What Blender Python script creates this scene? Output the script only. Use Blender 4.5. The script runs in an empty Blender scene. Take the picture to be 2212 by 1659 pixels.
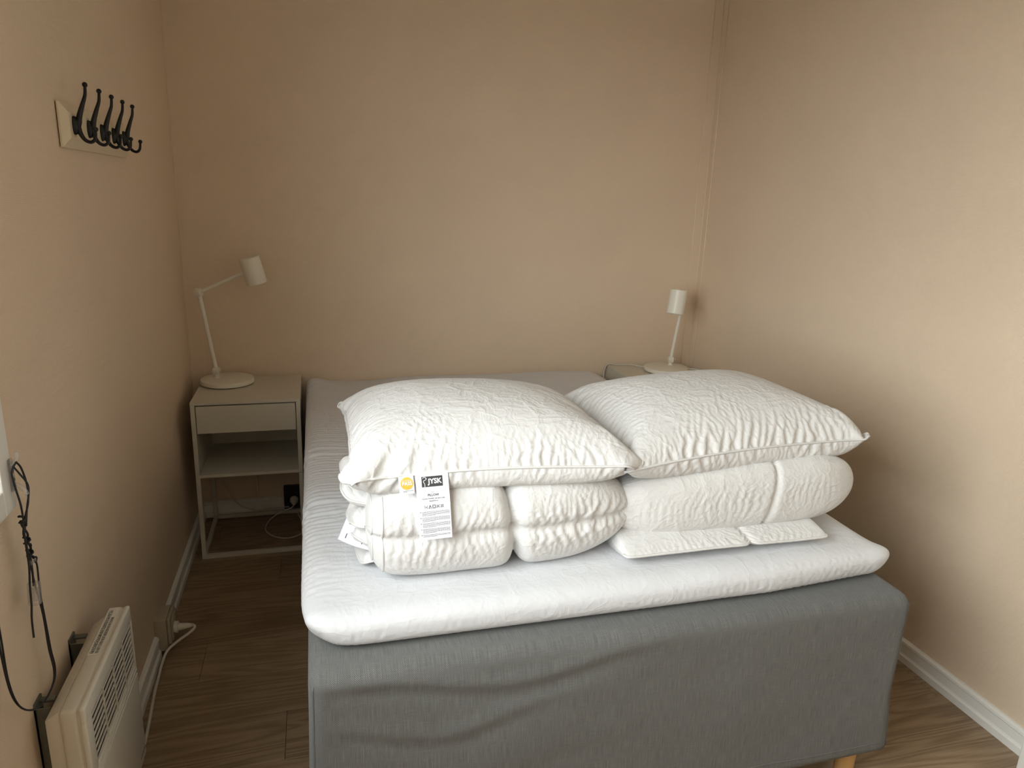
import bpy, bmesh, math, random
import numpy as np
from mathutils import Vector, Matrix

SC = bpy.context.scene
COL = SC.collection
R = math.radians
rng = np.random.default_rng(7)
random.seed(7)

# ------------------------------------------------------------------ camera
XL, XR, YB, YF, ZC = -.524, 1.845, 3.204, -.95, 2.42     # room shell
YAW, PITCH, ROLL = R(15.726), R(14.776), R(2.02)
cam = bpy.data.cameras.new('camera'); camo = bpy.data.objects.new('camera', cam); COL.objects.link(camo)
cam.sensor_width = 36; cam.lens = 36 * 1536.5 / 2212; cam.clip_start = .02; cam.clip_end = 200
F = Vector((math.sin(YAW)*math.cos(PITCH), math.cos(YAW)*math.cos(PITCH), -math.sin(PITCH)))
RT = Vector((math.cos(YAW), -math.sin(YAW), 0)); UP = RT.cross(F)
R2 = RT*math.cos(ROLL) + UP*math.sin(ROLL); U2 = UP*math.cos(ROLL) - RT*math.sin(ROLL)
camo.matrix_world = Matrix(((R2.x, U2.x, -F.x, 0), (R2.y, U2.y, -F.y, 0), (R2.z, U2.z, -F.z, 1.447), (0, 0, 0, 1)))
SC.camera = camo

# ------------------------------------------------------------------ light
WIN_Y0, WIN_Y1, WIN_Z0, WIN_Z1 = -.46, 1.262, .945, 2.10   # glazed opening in the left wall
world = bpy.data.worlds.new('overcast_sky'); SC.world = world; world.use_nodes = True
bg = world.node_tree.nodes['Background']
bg.inputs[0].default_value = (.97, .985, 1.0, 1); bg.inputs[1].default_value = 14.0

def portal(name, loc, rot, sx, sy):
    l = bpy.data.lights.new(name, 'AREA'); l.shape = 'RECTANGLE'; l.size = sx; l.size_y = sy
    l.cycles.is_portal = True
    o = bpy.data.objects.new(name, l); COL.objects.link(o); o.location = loc; o.rotation_euler = rot
    return o
portal('window_left_offscreen', (XL-.12, (WIN_Y0+WIN_Y1)/2, (WIN_Z0+WIN_Z1)/2), (0, R(-90), 0), WIN_Z1-WIN_Z0, WIN_Y1-WIN_Y0)

SC.view_settings.view_transform = 'Standard'; SC.view_settings.look = 'None'
SC.view_settings.exposure = -0.06; SC.view_settings.gamma = 1.0; SC.view_settings.use_curve_mapping = False
SC.cycles.use_denoising = True
SC.cycles.max_bounces = 6; SC.cycles.diffuse_bounces = 5; SC.cycles.adaptive_threshold = .03
SC.cycles.transparent_max_bounces = 12
SC.cycles.caustics_reflective = False; SC.cycles.caustics_refractive = False

# ------------------------------------------------------------------ materials
class NT:
    def __init__(s, name, color=(.8, .8, .8), rough=.5, **kw):
        s.m = bpy.data.materials.new(name); s.m.use_nodes = True; s.t = s.m.node_tree
        s.b = s.t.nodes['Principled BSDF']
        s.b.inputs['Base Color'].default_value = (*color, 1); s.b.inputs['Roughness'].default_value = rough
        for k, v in kw.items(): s.b.inputs[k.replace('_', ' ')].default_value = v
    def n(s, typ, **kw):
        nd = s.t.nodes.new('ShaderNode' + typ)
        for k, v in kw.items():
            if hasattr(nd, k) and not k.startswith('i_'): setattr(nd, k, v)
        return nd
    def l(s, a, b): s.t.links.new(a, b)
    def math(s, op, a, b=None, c=None):
        nd = s.n('Math', operation=op)
        for i, v in enumerate((a, b, c)):
            if v is None: continue
            if isinstance(v, (int, float)): nd.inputs[i].default_value = v
            else: s.l(v, nd.inputs[i])
        return nd.outputs[0]
    def noise(s, vec, scale, detail=3, rough=.5, dist=0):
        nd = s.n('TexNoise'); nd.inputs['Scale'].default_value = scale; nd.inputs['Detail'].default_value = detail
        nd.inputs['Roughness'].default_value = rough; nd.inputs['Distortion'].default_value = dist
        if vec is not None: s.l(vec, nd.inputs['Vector'])
        return nd.outputs['Fac']
    def mapping(s, vec, scale=(1, 1, 1), loc=(0, 0, 0), rot=(0, 0, 0)):
        nd = s.n('Mapping'); nd.inputs['Scale'].default_value = scale; nd.inputs['Location'].default_value = loc
        nd.inputs['Rotation'].default_value = rot; s.l(vec, nd.inputs['Vector']); return nd.outputs[0]
    def ramp(s, fac, stops):
        nd = s.n('ValToRGB'); cr = nd.color_ramp
        while len(cr.elements) < len(stops): cr.elements.new(.5)
        for e, (p, c) in zip(cr.elements, stops): e.position = p; e.color = (*c, 1)
        s.l(fac, nd.inputs[0]); return nd.outputs[0]
    def bump(s, h, strength=.3, dist=.001, normal=None):
        nd = s.n('Bump'); nd.inputs['Strength'].default_value = strength; nd.inputs['Distance'].default_value = dist
        s.l(h, nd.inputs['Height'])
        if normal is not None: s.l(normal, nd.inputs['Normal'])
        return nd.outputs[0]
    def pos(s): return s.n('NewGeometry').outputs['Position']
    def uv(s): return s.n('TexCoord').outputs['UV']
    def col(s, c): s.l(c, s.b.inputs['Base Color'])
    def nrm(s, c): s.l(c, s.b.inputs['Normal'])

M = {}
def plain(key, color, rough=.5, **kw): M[key] = NT(key, color, rough, **kw).m

def wallpaper(key, color):
    t = NT(key, color, .62)
    p = t.pos(); sx = t.n('SeparateXYZ'); t.l(p, sx.inputs[0])
    h = t.math('ADD', sx.outputs[0], sx.outputs[1]); z = sx.outputs[2]
    wob = t.noise(p, 60, 0)
    a = t.math('SINE', t.math('ADD', t.math('MULTIPLY', t.math('ADD', h, t.math('MULTIPLY', z, .45)), 2*math.pi/.0040), t.math('MULTIPLY', wob, 3)))
    b = t.math('SINE', t.math('ADD', t.math('MULTIPLY', z, 2*math.pi/.0030), t.math('MULTIPLY', wob, 4)))
    w = t.math('MULTIPLY', t.math('ADD', a, 1.2), t.math('ADD', b, 1.2))
    w = t.math('ADD', w, t.math('MULTIPLY', t.noise(p, 240, 0), .8))
    t.nrm(t.bump(w, .36, .0007))
    t.col(t.ramp(t.noise(p, 3, 3), [(.3, tuple(c*.975 for c in color)), (.7, tuple(min(1, c*1.02) for c in color))]))
    M[key] = t.m
wallpaper('wallpaper', (.78, .63, .475))

def wood_floor():
    t = NT('laminate', (.4, .3, .2), .42)
    p = t.pos(); oi = t.n('ObjectInfo')
    off = t.n('CombineXYZ'); t.l(t.math('MULTIPLY', oi.outputs['Random'], 37.), off.inputs[0]); t.l(t.math('MULTIPLY', oi.outputs['Random'], 11.), off.inputs[1])
    va = t.n('VectorMath', operation='ADD'); t.l(p, va.inputs[0]); t.l(off.outputs[0], va.inputs[1]); q = va.outputs[0]
    big = t.noise(t.mapping(q, (1.1, 9, 9)), 1.0, 2, .45, .4)
    rings = t.math('SINE', t.math('MULTIPLY', big, 75))
    fine = t.noise(t.mapping(q, (6, 260, 260)), 1.0, 3, .6)
    f = t.math('ADD', t.math('MULTIPLY', t.math('ADD', t.math('MULTIPLY', rings, .5), .5), .26), t.math('MULTIPLY', fine, .70))
    f = t.math('ADD', f, t.math('MULTIPLY', t.math('SUBTRACT', oi.outputs['Random'], .5), .16))
    t.col(t.ramp(f, [(.22, (.19, .128, .072)), (.5, (.30, .212, .130)), (.8, (.40, .295, .192))]))
    t.nrm(t.bump(f, .12, .0006)); M['laminate'] = t.m
wood_floor()

def crumple(t, c, k=1.0, strength=.35):
    """fine crease relief of washed cotton"""
    q = t.mapping(c, (1, 1, 1))
    nz = t.n('TexNoise'); nz.inputs['Scale'].default_value = 9; nz.inputs['Detail'].default_value = 3; t.l(q, nz.inputs['Vector'])
    mix = t.n('VectorMath', operation='MULTIPLY_ADD'); t.l(nz.outputs['Color'], mix.inputs[0]); mix.inputs[1].default_value = (.09, .09, .09); t.l(q, mix.inputs[2])
    w = mix.outputs[0]
    def ridge(scale, sx, sy, pw, rot=0, det=1):
        n_ = t.noise(t.mapping(w, (sx, sy, 1), rot=(0, 0, rot)), scale, det, .5)
        a_ = t.math('ABSOLUTE', t.math('SUBTRACT', t.math('MULTIPLY', n_, 2), 1))
        return t.math('POWER', t.math('SUBTRACT', 1, a_), pw)
    h = t.math('ADD', t.math('MULTIPLY', ridge(9, 1.6, .8, 5, .5), .9), t.math('MULTIPLY', ridge(20, .8, 1.7, 5, .2), .55))
    h = t.math('ADD', h, t.math('MULTIPLY', ridge(44, 1.5, .8, 4, -.4), .28))
    h = t.math('ADD', h, t.math('MULTIPLY', t.noise(w, 150, 0, .6), .16))
    t.nrm(t.bump(h, strength, .0035*k))

def cotton(key, color, k=1.0, strength=.35):
    t = NT(key, color, .88, Sheen_Weight=.12, Sheen_Roughness=.6, Specular_IOR_Level=.25)
    crumple(t, t.uv(), k, strength); M[key] = t.m
cotton('cotton', (.69, .682, .675), 1.0, .46)
cotton('sheet', (.68, .69, .715), .8, .30)
plain('piping', (.69, .682, .675), .85)

def weave():
    t = NT('grey_weave', (.2, .2, .2), .9, Sheen_Weight=.15, Specular_IOR_Level=.2)
    u = t.uv(); s = t.n('SeparateXYZ'); t.l(u, s.inputs[0])
    nx = t.noise(t.mapping(u, (30, 700, 1)), 1, 2); ny = t.noise(t.mapping(u, (700, 22, 1)), 1, 2)
    wob = t.noise(u, 45, 2)
    P = .0034
    a = t.math('SINE', t.math('ADD', t.math('MULTIPLY', s.outputs[0], 2*math.pi/P), t.math('MULTIPLY', wob, 3)))
    b = t.math('SINE', t.math('ADD', t.math('MULTIPLY', s.outputs[1], 2*math.pi/P), t.math('MULTIPLY', wob, 3)))
    ck = t.math('MULTIPLY', a, b)
    th = t.math('ADD', t.math('MULTIPLY', t.math('SUBTRACT', nx, .5), .16), t.math('MULTIPLY', t.math('SUBTRACT', ny, .5), .36))
    f = t.math('ADD', t.math('ADD', t.math('MULTIPLY', ck, .26), .5), th)
    t.col(t.ramp(f, [(.2, (.052, .053, .052)), (.5, (.128, .130, .126)), (.85, (.31, .312, .302))]))
    t.nrm(t.bump(ck, .35, .0008)); M['grey_weave'] = t.m
weave()

plain('grey_thread', (.13, .131, .128), .9)
plain('white_paint', (.70, .69, .65), .38)
plain('bead_paint', (.78, .63, .475), .30)
plain('trim_paint', (.82, .81, .77), .35)
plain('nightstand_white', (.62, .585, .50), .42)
plain('lamp_white', (.80, .765, .67), .38)
plain('rack_cream', (.70, .60, .44), .5)
plain('black_iron', (.006, .006, .008), .35, Specular_IOR_Level=.35)
plain('heater_shell', (.74, .72, .65), .38)
plain('heater_rear', (.66, .62, .53), .45)
plain('subfloor', (.26, .19, .12), .8)
plain('steel', (.16, .17, .15), .45, Metallic=.6)
plain('cord_black', (.012, .013, .016), .6)
plain('cord_white', (.66, .63, .56), .45)
plain('socket_beige', (.40, .35, .26), .45)
plain('socket_black', (.014, .014, .014), .5)
plain('ceiling_white', (.80, .78, .74), .9)
plain('tag_white', (.80, .80, .86), .55)
plain('ink', (.035, .035, .04), .7)
plain('logo_grey', (.045, .045, .045), .6)
plain('gold_print', (.80, .50, .07), .5)
plain('red_print', (.75, .25, .2), .6)
plain('tag_lilac', (.74, .74, .86), .55)
plain('gravel', (.30, .29, .27), .9)
plain('beech', (.60, .36, .14), .45)
plain('hall_paint', (.72, .68, .60), .8)
plain('chrome', (.8, .8, .8), .15, Metallic=1.0)
plain('bulb_white', (.85, .83, .78), .4)

def schlick(t, f0):
    lw = t.n('LayerWeight'); lw.inputs[0].default_value = .5
    return t.math('ADD', t.math('MULTIPLY', t.math('POWER', lw.outputs['Facing'], 5), 1-f0), f0)
def clear_plastic():
    t = NT('clear_plastic', (1, 1, 1), .08); out = t.t.nodes['Material Output']
    tr = t.n('BsdfTransparent'); tr.inputs[0].default_value = (.93, .93, .93, 1)
    gl = t.n('BsdfGlossy'); gl.inputs['Roughness'].default_value = .08
    fr = schlick(t, .05)
    df = t.n('BsdfDiffuse'); df.inputs[0].default_value = (.8, .8, .8, 1)
    m0 = t.n('MixShader'); m0.inputs[0].default_value = .14; t.l(tr.outputs[0], m0.inputs[1]); t.l(df.outputs[0], m0.inputs[2])
    mx = t.n('MixShader'); t.l(fr, mx.inputs[0]); t.l(m0.outputs[0], mx.inputs[1]); t.l(gl.outputs[0], mx.inputs[2])
    t.l(mx.outputs[0], out.inputs['Surface']); M['clear_plastic'] = t.m
clear_plastic()
def pane_glass():
    t = NT('pane_glass'); out = t.t.nodes['Material Output']
    tr = t.n('BsdfTransparent'); tr.inputs[0].default_value = (.95, .97, .96, 1)
    gl = t.n('BsdfGlossy'); gl.inputs['Roughness'].default_value = .02
    fr = schlick(t, .04)
    mx = t.n('MixShader'); t.l(fr, mx.inputs[0]); t.l(tr.outputs[0], mx.inputs[1]); t.l(gl.outputs[0], mx.inputs[2])
    t.l(mx.outputs[0], out.inputs['Surface']); M['pane_glass'] = t.m
pane_glass()

# ------------------------------------------------------------------ object helpers
def tag(o, label=None, cat=None, group=None, kind=None):
    if label: o['label'] = label
    if cat: o['category'] = cat
    if group: o['group'] = group
    if kind: o['kind'] = kind
    return o

def empty(name, loc, label=None, cat=None, group=None):
    o = bpy.data.objects.new(name, None); COL.objects.link(o); o.location = loc; o.empty_display_size = .05
    return tag(o, label, cat, group)

def wloc(o):
    v = Vector((0, 0, 0))
    while o is not None: v += o.location; o = o.parent
    return v

def obj(name, vf, mat, parent=None, smooth=False, uv=None, origin=None, angle=None, label=None, kind=None):
    """vf = (verts, faces) in world coordinates -> one mesh object"""
    vs, fs = vf
    vs = np.asarray(vs, float).reshape(-1, 3)
    base = wloc(parent) if parent else Vector((0, 0, 0))
    loc = Vector(origin) - base if origin is not None else Vector((0, 0, 0))
    vs = vs - np.array(base + loc)
    me = bpy.data.meshes.new(name); me.from_pydata(vs.tolist(), [], fs if isinstance(fs, list) and len(fs) > 20000 else [list(map(int, f)) for f in fs]); me.update()
    o = bpy.data.objects.new(name, me); COL.objects.link(o); o.location = loc
    if parent: o.parent = parent
    me.materials.append(M[mat])
    if smooth:
        me.polygons.foreach_set('use_smooth', [True]*len(me.polygons))
        if angle: me.set_sharp_from_angle(angle=R(angle))
    if uv is not None:
        lay = me.uv_layers.new(name='UVMap'); li = np.empty(len(me.loops), int); me.loops.foreach_get('vertex_index', li)
        lay.data.foreach_set('uv', np.asarray(uv, float)[li].ravel())
    tag(o, label, None, None, kind)
    return o

def bm_out(bm):
    bm.normal_update(); vs = [v.co[:] for v in bm.verts]; bm.verts.index_update()
    fs = [[v.index for v in f.verts] for f in bm.faces]; bm.free(); return vs, fs

def join(*vfs):
    V = []; Fc = []
    for vs, fs in vfs:
        k = len(V); V += [tuple(v) for v in vs]; Fc += [[i+k for i in f] for f in fs]
    return V, Fc

def xf(vf, mat): return [tuple(mat @ Vector(v)) for v in vf[0]], vf[1]

def box(lo, hi, bev=0, seg=1):
    bm = bmesh.new(); bmesh.ops.create_cube(bm, size=1)
    lo, hi = Vector(lo), Vector(hi)
    for v in bm.verts: v.co = Vector([lo[i] + (v.co[i]+.5)*(hi[i]-lo[i]) for i in range(3)])
    if bev: bmesh.ops.bevel(bm, geom=bm.edges[:], offset=bev, segments=seg, profile=.5, affect='EDGES')
    return bm_out(bm)

def prism(poly, axis, a, b, bev=0, seg=2):
    """2-D polygon extruded along an axis; poly gives the other two coordinates in xyz order"""
    def P(p, t):
        c = list(p); c.insert(axis, t); return c
    n = len(poly)
    bm = bmesh.new(); A = [bm.verts.new(P(p, a)) for p in poly]; B = [bm.verts.new(P(p, b)) for p in poly]
    bm.faces.new(A); bm.faces.new(B[::-1])
    for i in range(n): bm.faces.new((A[i], B[i], B[(i+1) % n], A[(i+1) % n]))
    bmesh.ops.recalc_face_normals(bm, faces=bm.faces)
    if bev: bmesh.ops.bevel(bm, geom=bm.edges[:], offset=bev, segments=seg, profile=.5, affect='EDGES')
    return bm_out(bm)

def frame_of(d):
    d = d.normalized(); h = Vector((0, 0, 1)) if abs(d.z) < .9 else Vector((1, 0, 0))
    a = d.cross(h).normalized(); return a, d.cross(a).normalized()

def spline(pts, n=8):
    P = [Vector(p) for p in pts]; out = []
    for i in range(len(P)-1):
        p0 = P[max(i-1, 0)]; p1 = P[i]; p2 = P[i+1]; p3 = P[min(i+2, len(P)-1)]
        for k in range(n):
            t = k/n
            out.append(.5*((2*p1) + (p2-p0)*t + (2*p0-5*p1+4*p2-p3)*t*t + (3*p1-p0-3*p2+p3)*t**3))
    out.append(P[-1]); return out

def tube(pts, r, n=8, closed=False, caps=True):
    """sweep a circle (constant or per-point radius) along points"""
    P = [Vector(p) for p in pts]; N = len(P); rr = r if hasattr(r, '__len__') else [r]*N
    V = []; Fc = []; a = None
    for i in range(N):
        d = (P[(i+1) % N] - P[i-1]) if closed else (P[min(i+1, N-1)] - P[max(i-1, 0)])
        if d.length < 1e-9: d = Vector((0, 0, 1))
        d.normalize()
        if a is None: a, b = frame_of(d)
        else:
            a = (a - d*a.dot(d)); a = a.normalized() if a.length > 1e-6 else frame_of(d)[0]; b = d.cross(a)
        for k in range(n):
            t = 2*math.pi*k/n; V.append(tuple(P[i] + (a*math.cos(t) + b*math.sin(t))*rr[i]))
    m = N if closed else N-1
    for i in range(m):
        for k in range(n):
            j = (i+1) % N; Fc.append([i*n+k, i*n+(k+1) % n, j*n+(k+1) % n, j*n+k])
    if not closed and caps: Fc.append(list(range(n))[::-1]); Fc.append([(N-1)*n+k for k in range(n)])
    return V, Fc

def lathe(prof, c, axis=(0, 0, 1), n=32, closed=False):
    """revolve (radius, height) points about an axis through c"""
    ax = Vector(axis).normalized(); a, b = frame_of(ax); c = Vector(c); V = []; Fc = []
    for r, h in prof:
        for k in range(n):
            t = 2*math.pi*k/n; V.append(tuple(c + ax*h + (a*math.cos(t)+b*math.sin(t))*r))
    m = len(prof)
    for i in range(m if closed else m-1):
        j = (i+1) % m
        for k in range(n): Fc.append([i*n+k, i*n+(k+1) % n, j*n+(k+1) % n, j*n+k])
    if not closed:
        if prof[0][0] > 1e-6: Fc.append(list(range(n))[::-1])
        if prof[-1][0] > 1e-6: Fc.append([(m-1)*n+k for k in range(n)])
    return V, Fc

def ball(c, r, n=12):
    return lathe([(r*math.sin(math.pi*i/8)+1e-7, -r*math.cos(math.pi*i/8)) for i in range(9)], c, n=n)

def text_mesh(body, size, bold=0.0, align='CENTER'):
    """flat letters as (verts, faces) in the xy-plane"""
    cu = bpy.data.curves.new('lettering', 'FONT'); cu.body = body; cu.size = size; cu.align_x = align; cu.offset = bold*size
    cu.resolution_u = 3; cu.fill_mode = 'FRONT'
    o = bpy.data.objects.new('lettering', cu); COL.objects.link(o)
    dg = bpy.context.evaluated_depsgraph_get(); me = bpy.data.meshes.new_from_object(o.evaluated_get(dg))
    vs = [v.co[:] for v in me.vertices]; fs = [list(p.vertices) for p in me.polygons]
    bpy.data.objects.remove(o); bpy.data.curves.remove(cu); bpy.data.meshes.remove(me)
    return vs, fs

def fit_width(vf, w):
    xs = [v[0] for v in vf[0]]; k = w/(max(xs)-min(xs)); return [(v[0]*k, v[1]*k, 0) for v in vf[0]], vf[1]
def shift(vf, dx, dy, dz=0): return [(v[0]+dx, v[1]+dy, v[2]+dz) for v in vf[0]], vf[1]
def through(vf, fn): return [tuple(fn(*v)) for v in vf[0]], vf[1]

def copy_tree(o, parent=None):
    c = o.copy(); COL.objects.link(c); c.parent = parent
    for ch in list(o.children): copy_tree(ch, c)
    return c

# ------------------------------------------------------------------ cloth helpers
def lattice(u, v, fu, fv, seed):
    """smooth value noise on a grid, -1..1"""
    g = np.random.default_rng(seed).uniform(-1, 1, (64, 64))
    a = u*fu; b = v*fv; i = np.floor(a).astype(int); j = np.floor(b).astype(int); x = a-i; y = b-j
    x = x*x*(3-2*x); y = y*y*(3-2*y)
    G = lambda p, q: g[p % 64, q % 64]
    return (G(i, j)*(1-x)+G(i+1, j)*x)*(1-y) + (G(i, j+1)*(1-x)+G(i+1, j+1)*x)*y

def project(X, A, B, L, kt, kc):
    d = X[B]-X[A]; l = np.sqrt((d*d).sum(-1)) + 1e-9
    c = (l-L)/l; c *= np.where(c > 0, kt, kc)*.5
    d *= c[..., None]; X[A] += d; X[B] -= d

def grid_links(P, su, sv, wrap, bend):
    """coloured distance constraints for sheets P[s, i, j, 3]"""
    S, n, m, _ = P.shape; L = []; al = slice(None)
    def add(A, B, sc, kt, kc):
        l = np.sqrt(((P[B]-P[A])**2).sum(-1)); L.append((A, B, (l*sc).astype(np.float32), kt, kc))
    for st in (0, 1):
        a = np.arange(st, n-1, 2); A = (al, slice(st, n-1, 2)); B = (al, slice(st+1, n, 2)); add(A, B, su[:, a, :], 1., .75)
        b = np.arange(st, m-1, 2); A = (al, al, slice(st, m-1, 2)); B = (al, al, slice(st+1, m, 2)); add(A, B, sv[:, :, b], 1., .75)
    if wrap:
        add((al, n-1), (al, 0), su[:, n-1, :], 1., .75)
    for st in (0, 1):
        A = (al, slice(st, n-1, 2), slice(0, m-1)); B = (al, slice(st+1, n, 2), slice(1, m)); a = np.arange(st, n-1, 2)
        s = .5*(su[:, a, :-1]+sv[:, a, :-1]); add(A, B, s, .25, .12)
        A = (al, slice(st, n-1, 2), slice(1, m)); B = (al, slice(st+1, n, 2), slice(0, m-1)); add(A, B, s, .25, .12)
    for k in (2, 4):
        for st in range(2*k):
            a = np.arange(st, n-k, 2*k)
            if len(a): add((al, slice(st, n-k, 2*k)), (al, slice(st+k, n, 2*k)), su[:, a, :], 0., bend if k == 2 else bend*.35)
            b = np.arange(st, m-k, 2*k)
            if len(b): add((al, al, slice(st, m-k, 2*k)), (al, al, slice(st+k, m, 2*k)), sv[:, :, b], 0., bend if k == 2 else bend*.35)
    return L

def normals(X, wrap=False):
    if wrap:
        du = np.roll(X, -1, -3) - np.roll(X, 1, -3)
    else: du = np.gradient(X, axis=-3)
    dv = np.gradient(X, axis=-2); n = np.cross(du, dv); return n/(np.linalg.norm(n, axis=-1, keepdims=True)+1e-12)

def relax(P, su=1., sv=1., attract=.05, noise=.002, iters=60, bend=.25, wrap=False, seed=3, freq=(40, 40), pin=None, floor=None, nz=None):
    """wrinkle a target sheet: the cloth has su/sv times the length of the target and buckles around it"""
    P = np.asarray(P, np.float32)[None]; n, m = P.shape[1:3]
    one = np.ones((1, n, m), np.float32)
    su = one*np.asarray(su, np.float32); sv = one*np.asarray(sv, np.float32)
    L = grid_links(P, su, sv, wrap, bend)
    uu, vv = np.meshgrid(np.linspace(0, 1, n), np.linspace(0, 1, m), indexing='ij')
    k = noise*(lattice(uu, vv, freq[0], freq[1], seed) + .6*lattice(uu, vv, freq[0]*2.1, freq[1]*2.1, seed+1))
    amt = np.clip(np.maximum(su, sv)-1, 0, .12)/.05
    k = k*(.15+amt[0]) if nz is None else noise*nz
    X = P + normals(P, wrap)*k[None, ..., None].astype(np.float32)
    X = X.astype(np.float32); at = (one*np.asarray(attract, np.float32))[..., None]; prev = X.copy()
    for it in range(iters):
        v = X-prev; prev = X.copy(); X = X + v*.8
        X += at*(P-X)
        for l in L: project(X, *l)
        if pin is not None: X = np.where(pin[None, ..., None], P, X)
        if floor is not None: X[..., 2] = np.maximum(X[..., 2], floor)
    return X[0].astype(float)

def grid_faces(n, m, wrap=False, flip=False, off=0):
    i, j = np.meshgrid(np.arange(n if wrap else n-1), np.arange(m-1), indexing='ij'); i2 = (i+1) % n
    q = np.stack([i*m+j, i2*m+j, i2*m+j+1, i*m+j+1], -1).reshape(-1, 4) + off
    return (q[:, ::-1] if flip else q).tolist()

def finer(A, axis, wrap=False):
    """cubic midpoint refinement of a grid along one axis"""
    A = np.moveaxis(np.asarray(A, float), axis, 0); n = len(A)
    if wrap: E = np.concatenate([A[-1:], A, A[:2]])
    else: E = np.concatenate([2*A[:1]-A[1:2], A, 2*A[-1:]-A[-2:-1]])
    mid = (-E[:-3]+9*E[1:-2]+9*E[2:-1]-E[3:])/16
    out = np.empty((n+len(mid),)+A.shape[1:]); out[0::2] = A; out[1::2] = mid
    return np.moveaxis(out, 0, axis)
def fine2(A, wrap=False): return finer(finer(A, 0, wrap), 1)

# ------------------------------------------------------------------ setting: floor, walls, ceiling
fl = obj('floor', box((XL-.1, YF-.1, -.06), (XR+.1, YB+.12, -.0115)), 'subfloor'); tag(fl, kind='structure')
PW, PL = .188, 1.20
row = 0; y = YF-.04
while y < YB+.05:
    x = -3.1 + (row*.47 % PL) - PL
    while x < 3.1:
        a, b = max(x, XL-.02), min(x+PL, XR+.02)
        if b-a > .02:
            obj('plank', box((a+.0004, y+.0004, -.0115), (b-.0004, min(y+PW, YB+.03)-.0004, 0), .0007), 'laminate', fl, origin=((a+b)/2, y+PW/2, 0))
        x += PL
    y += PW; row += 1

def wall(name, vf, mat='wallpaper'): return tag(obj(name, vf, mat), kind='structure')
# left wall with the window opening
T = .14; HY0, HY1, HZ0, HZ1 = WIN_Y0-.03, WIN_Y1+.006, WIN_Z0-.006, WIN_Z1+.03
wall('wall_left', join(box((XL-T, YF-.12, 0), (XL, YB+.1, HZ0)), box((XL-T, YF-.12, HZ1), (XL, YB+.1, ZC)),
                       box((XL-T, YF-.12, HZ0), (XL, HY0, HZ1)), box((XL-T, HY1, HZ0), (XL, YB+.1, HZ1))))
wall('wall_back', box((XL, YB, 0), (XR, YB+.1, ZC)))
DY0, DY1, DZ = .30, 1.100, 2.03          # door opening in the right wall
wall('wall_right', join(box((XR, YF-.12, 0), (XR+.1, DY0, ZC)), box((XR, DY1, 0), (XR+.1, YB+.1, ZC)), box((XR, DY0, DZ), (XR+.1, DY1, ZC))))
wall('wall_front', box((XL, YF-.10, 0), (XR, YF, ZC)))
wall('ceiling', box((XL-T, YF-.12, ZC), (XR+.1, YB+.1, ZC+.1)), 'ceiling_white')
wall('ground', box((-40, -40, -.5), (40, 40, -.4)), 'gravel')

# white door in the right wall; its casing just enters the picture beside the skirting board
d = wall('door_1', box((XR+.02, DY0, .004), (XR+.06, DY1, DZ), .001), 'trim_paint')
for lo, hi in (((DY1-.004, 0), (DY1+.058, DZ+.058)), ((DY0-.058, 0), (DY0+.004, DZ+.058)), ((DY0-.058, DZ-.004), (DY1+.058, DZ+.058))):
    obj('architrave', box((XR-.080, lo[0], lo[1]), (XR, hi[0], hi[1]), .003, 2), 'trim_paint', d)
obj('handle', join(lathe([(.022, 0), (.022, .008), (.009, .010), (.009, .045)], (XR+.02, DY0+.055, 1.02), (-1, 0, 0), n=24), tube([(XR-.025, DY0+.055, 1.02), (XR-.025, DY0+.175, 1.02)], .009, 12)), 'steel', d, True, angle=40)

# skirting boards: a moulded profile, interrupted on the left by the socket box
def skirting(name, axis, wallpos, sgn, a, b):
    prof = [(0, 0), (.016, 0), (.016, .022), (.0125, .026), (.0105, .030), (.0105, .058), (.0135, .062), (.0125, .070), (.006, .075), (0, .0755)]
    return obj(name, prism([(wallpos+sgn*p, q) for p, q in prof] if axis == 1 else [(wallpos+sgn*p, q) for p, q in prof], axis, a, b), 'trim_paint')
s1 = skirting('baseboard_left', 1, XL, 1, YF, 2.165); tag(s1, kind='structure')
s2 = skirting('board', 1, XL, 1, 2.262, YB); s2.parent = s1
tag(skirting('baseboard_right', 1, XR, -1, DY1+.058, YB), kind='structure')
prof = [(0, 0), (.016, 0), (.016, .022), (.0125, .026), (.0105, .030), (.0105, .058), (.0135, .062), (.0125, .070), (.006, .075), (0, .0755)]
tag(obj('baseboard_back', prism([(YB-p, q) for p, q in prof], 0, XL, XR), 'trim_paint'), kind='structure')

# wallpapered corner strips
tag(obj('trim_1', join(box((XL, YB-.0025, .076), (XL+.058, YB, ZC), .0008), box((XL, YB-.02, .076), (XL+.0025, YB, ZC), .0008)), 'wallpaper'), kind='structure')
tag(obj('trim_2', join(box((XR-.046, YB-.003, .076), (XR, YB, ZC), .001), box((XR-.003, YB-.040, .076), (XR, YB, ZC), .001)), 'wallpaper'), kind='structure')
tr2 = bpy.data.objects['trim_2']
for bx_, by_ in ((XR-.046, YB-.0015), (XR-.0035, YB-.0035), (XR-.0015, YB-.042)):
    obj('bead', tube([(bx_, by_, .08), (bx_, by_, ZC-.001)], .0021, 8), 'bead_paint', tr2, True)
tag(obj('trim_3', box((-.292, YB-.010, .075), (-.279, YB, ZC*.16), .003, 2), 'wallpaper'), kind='structure')

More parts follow.
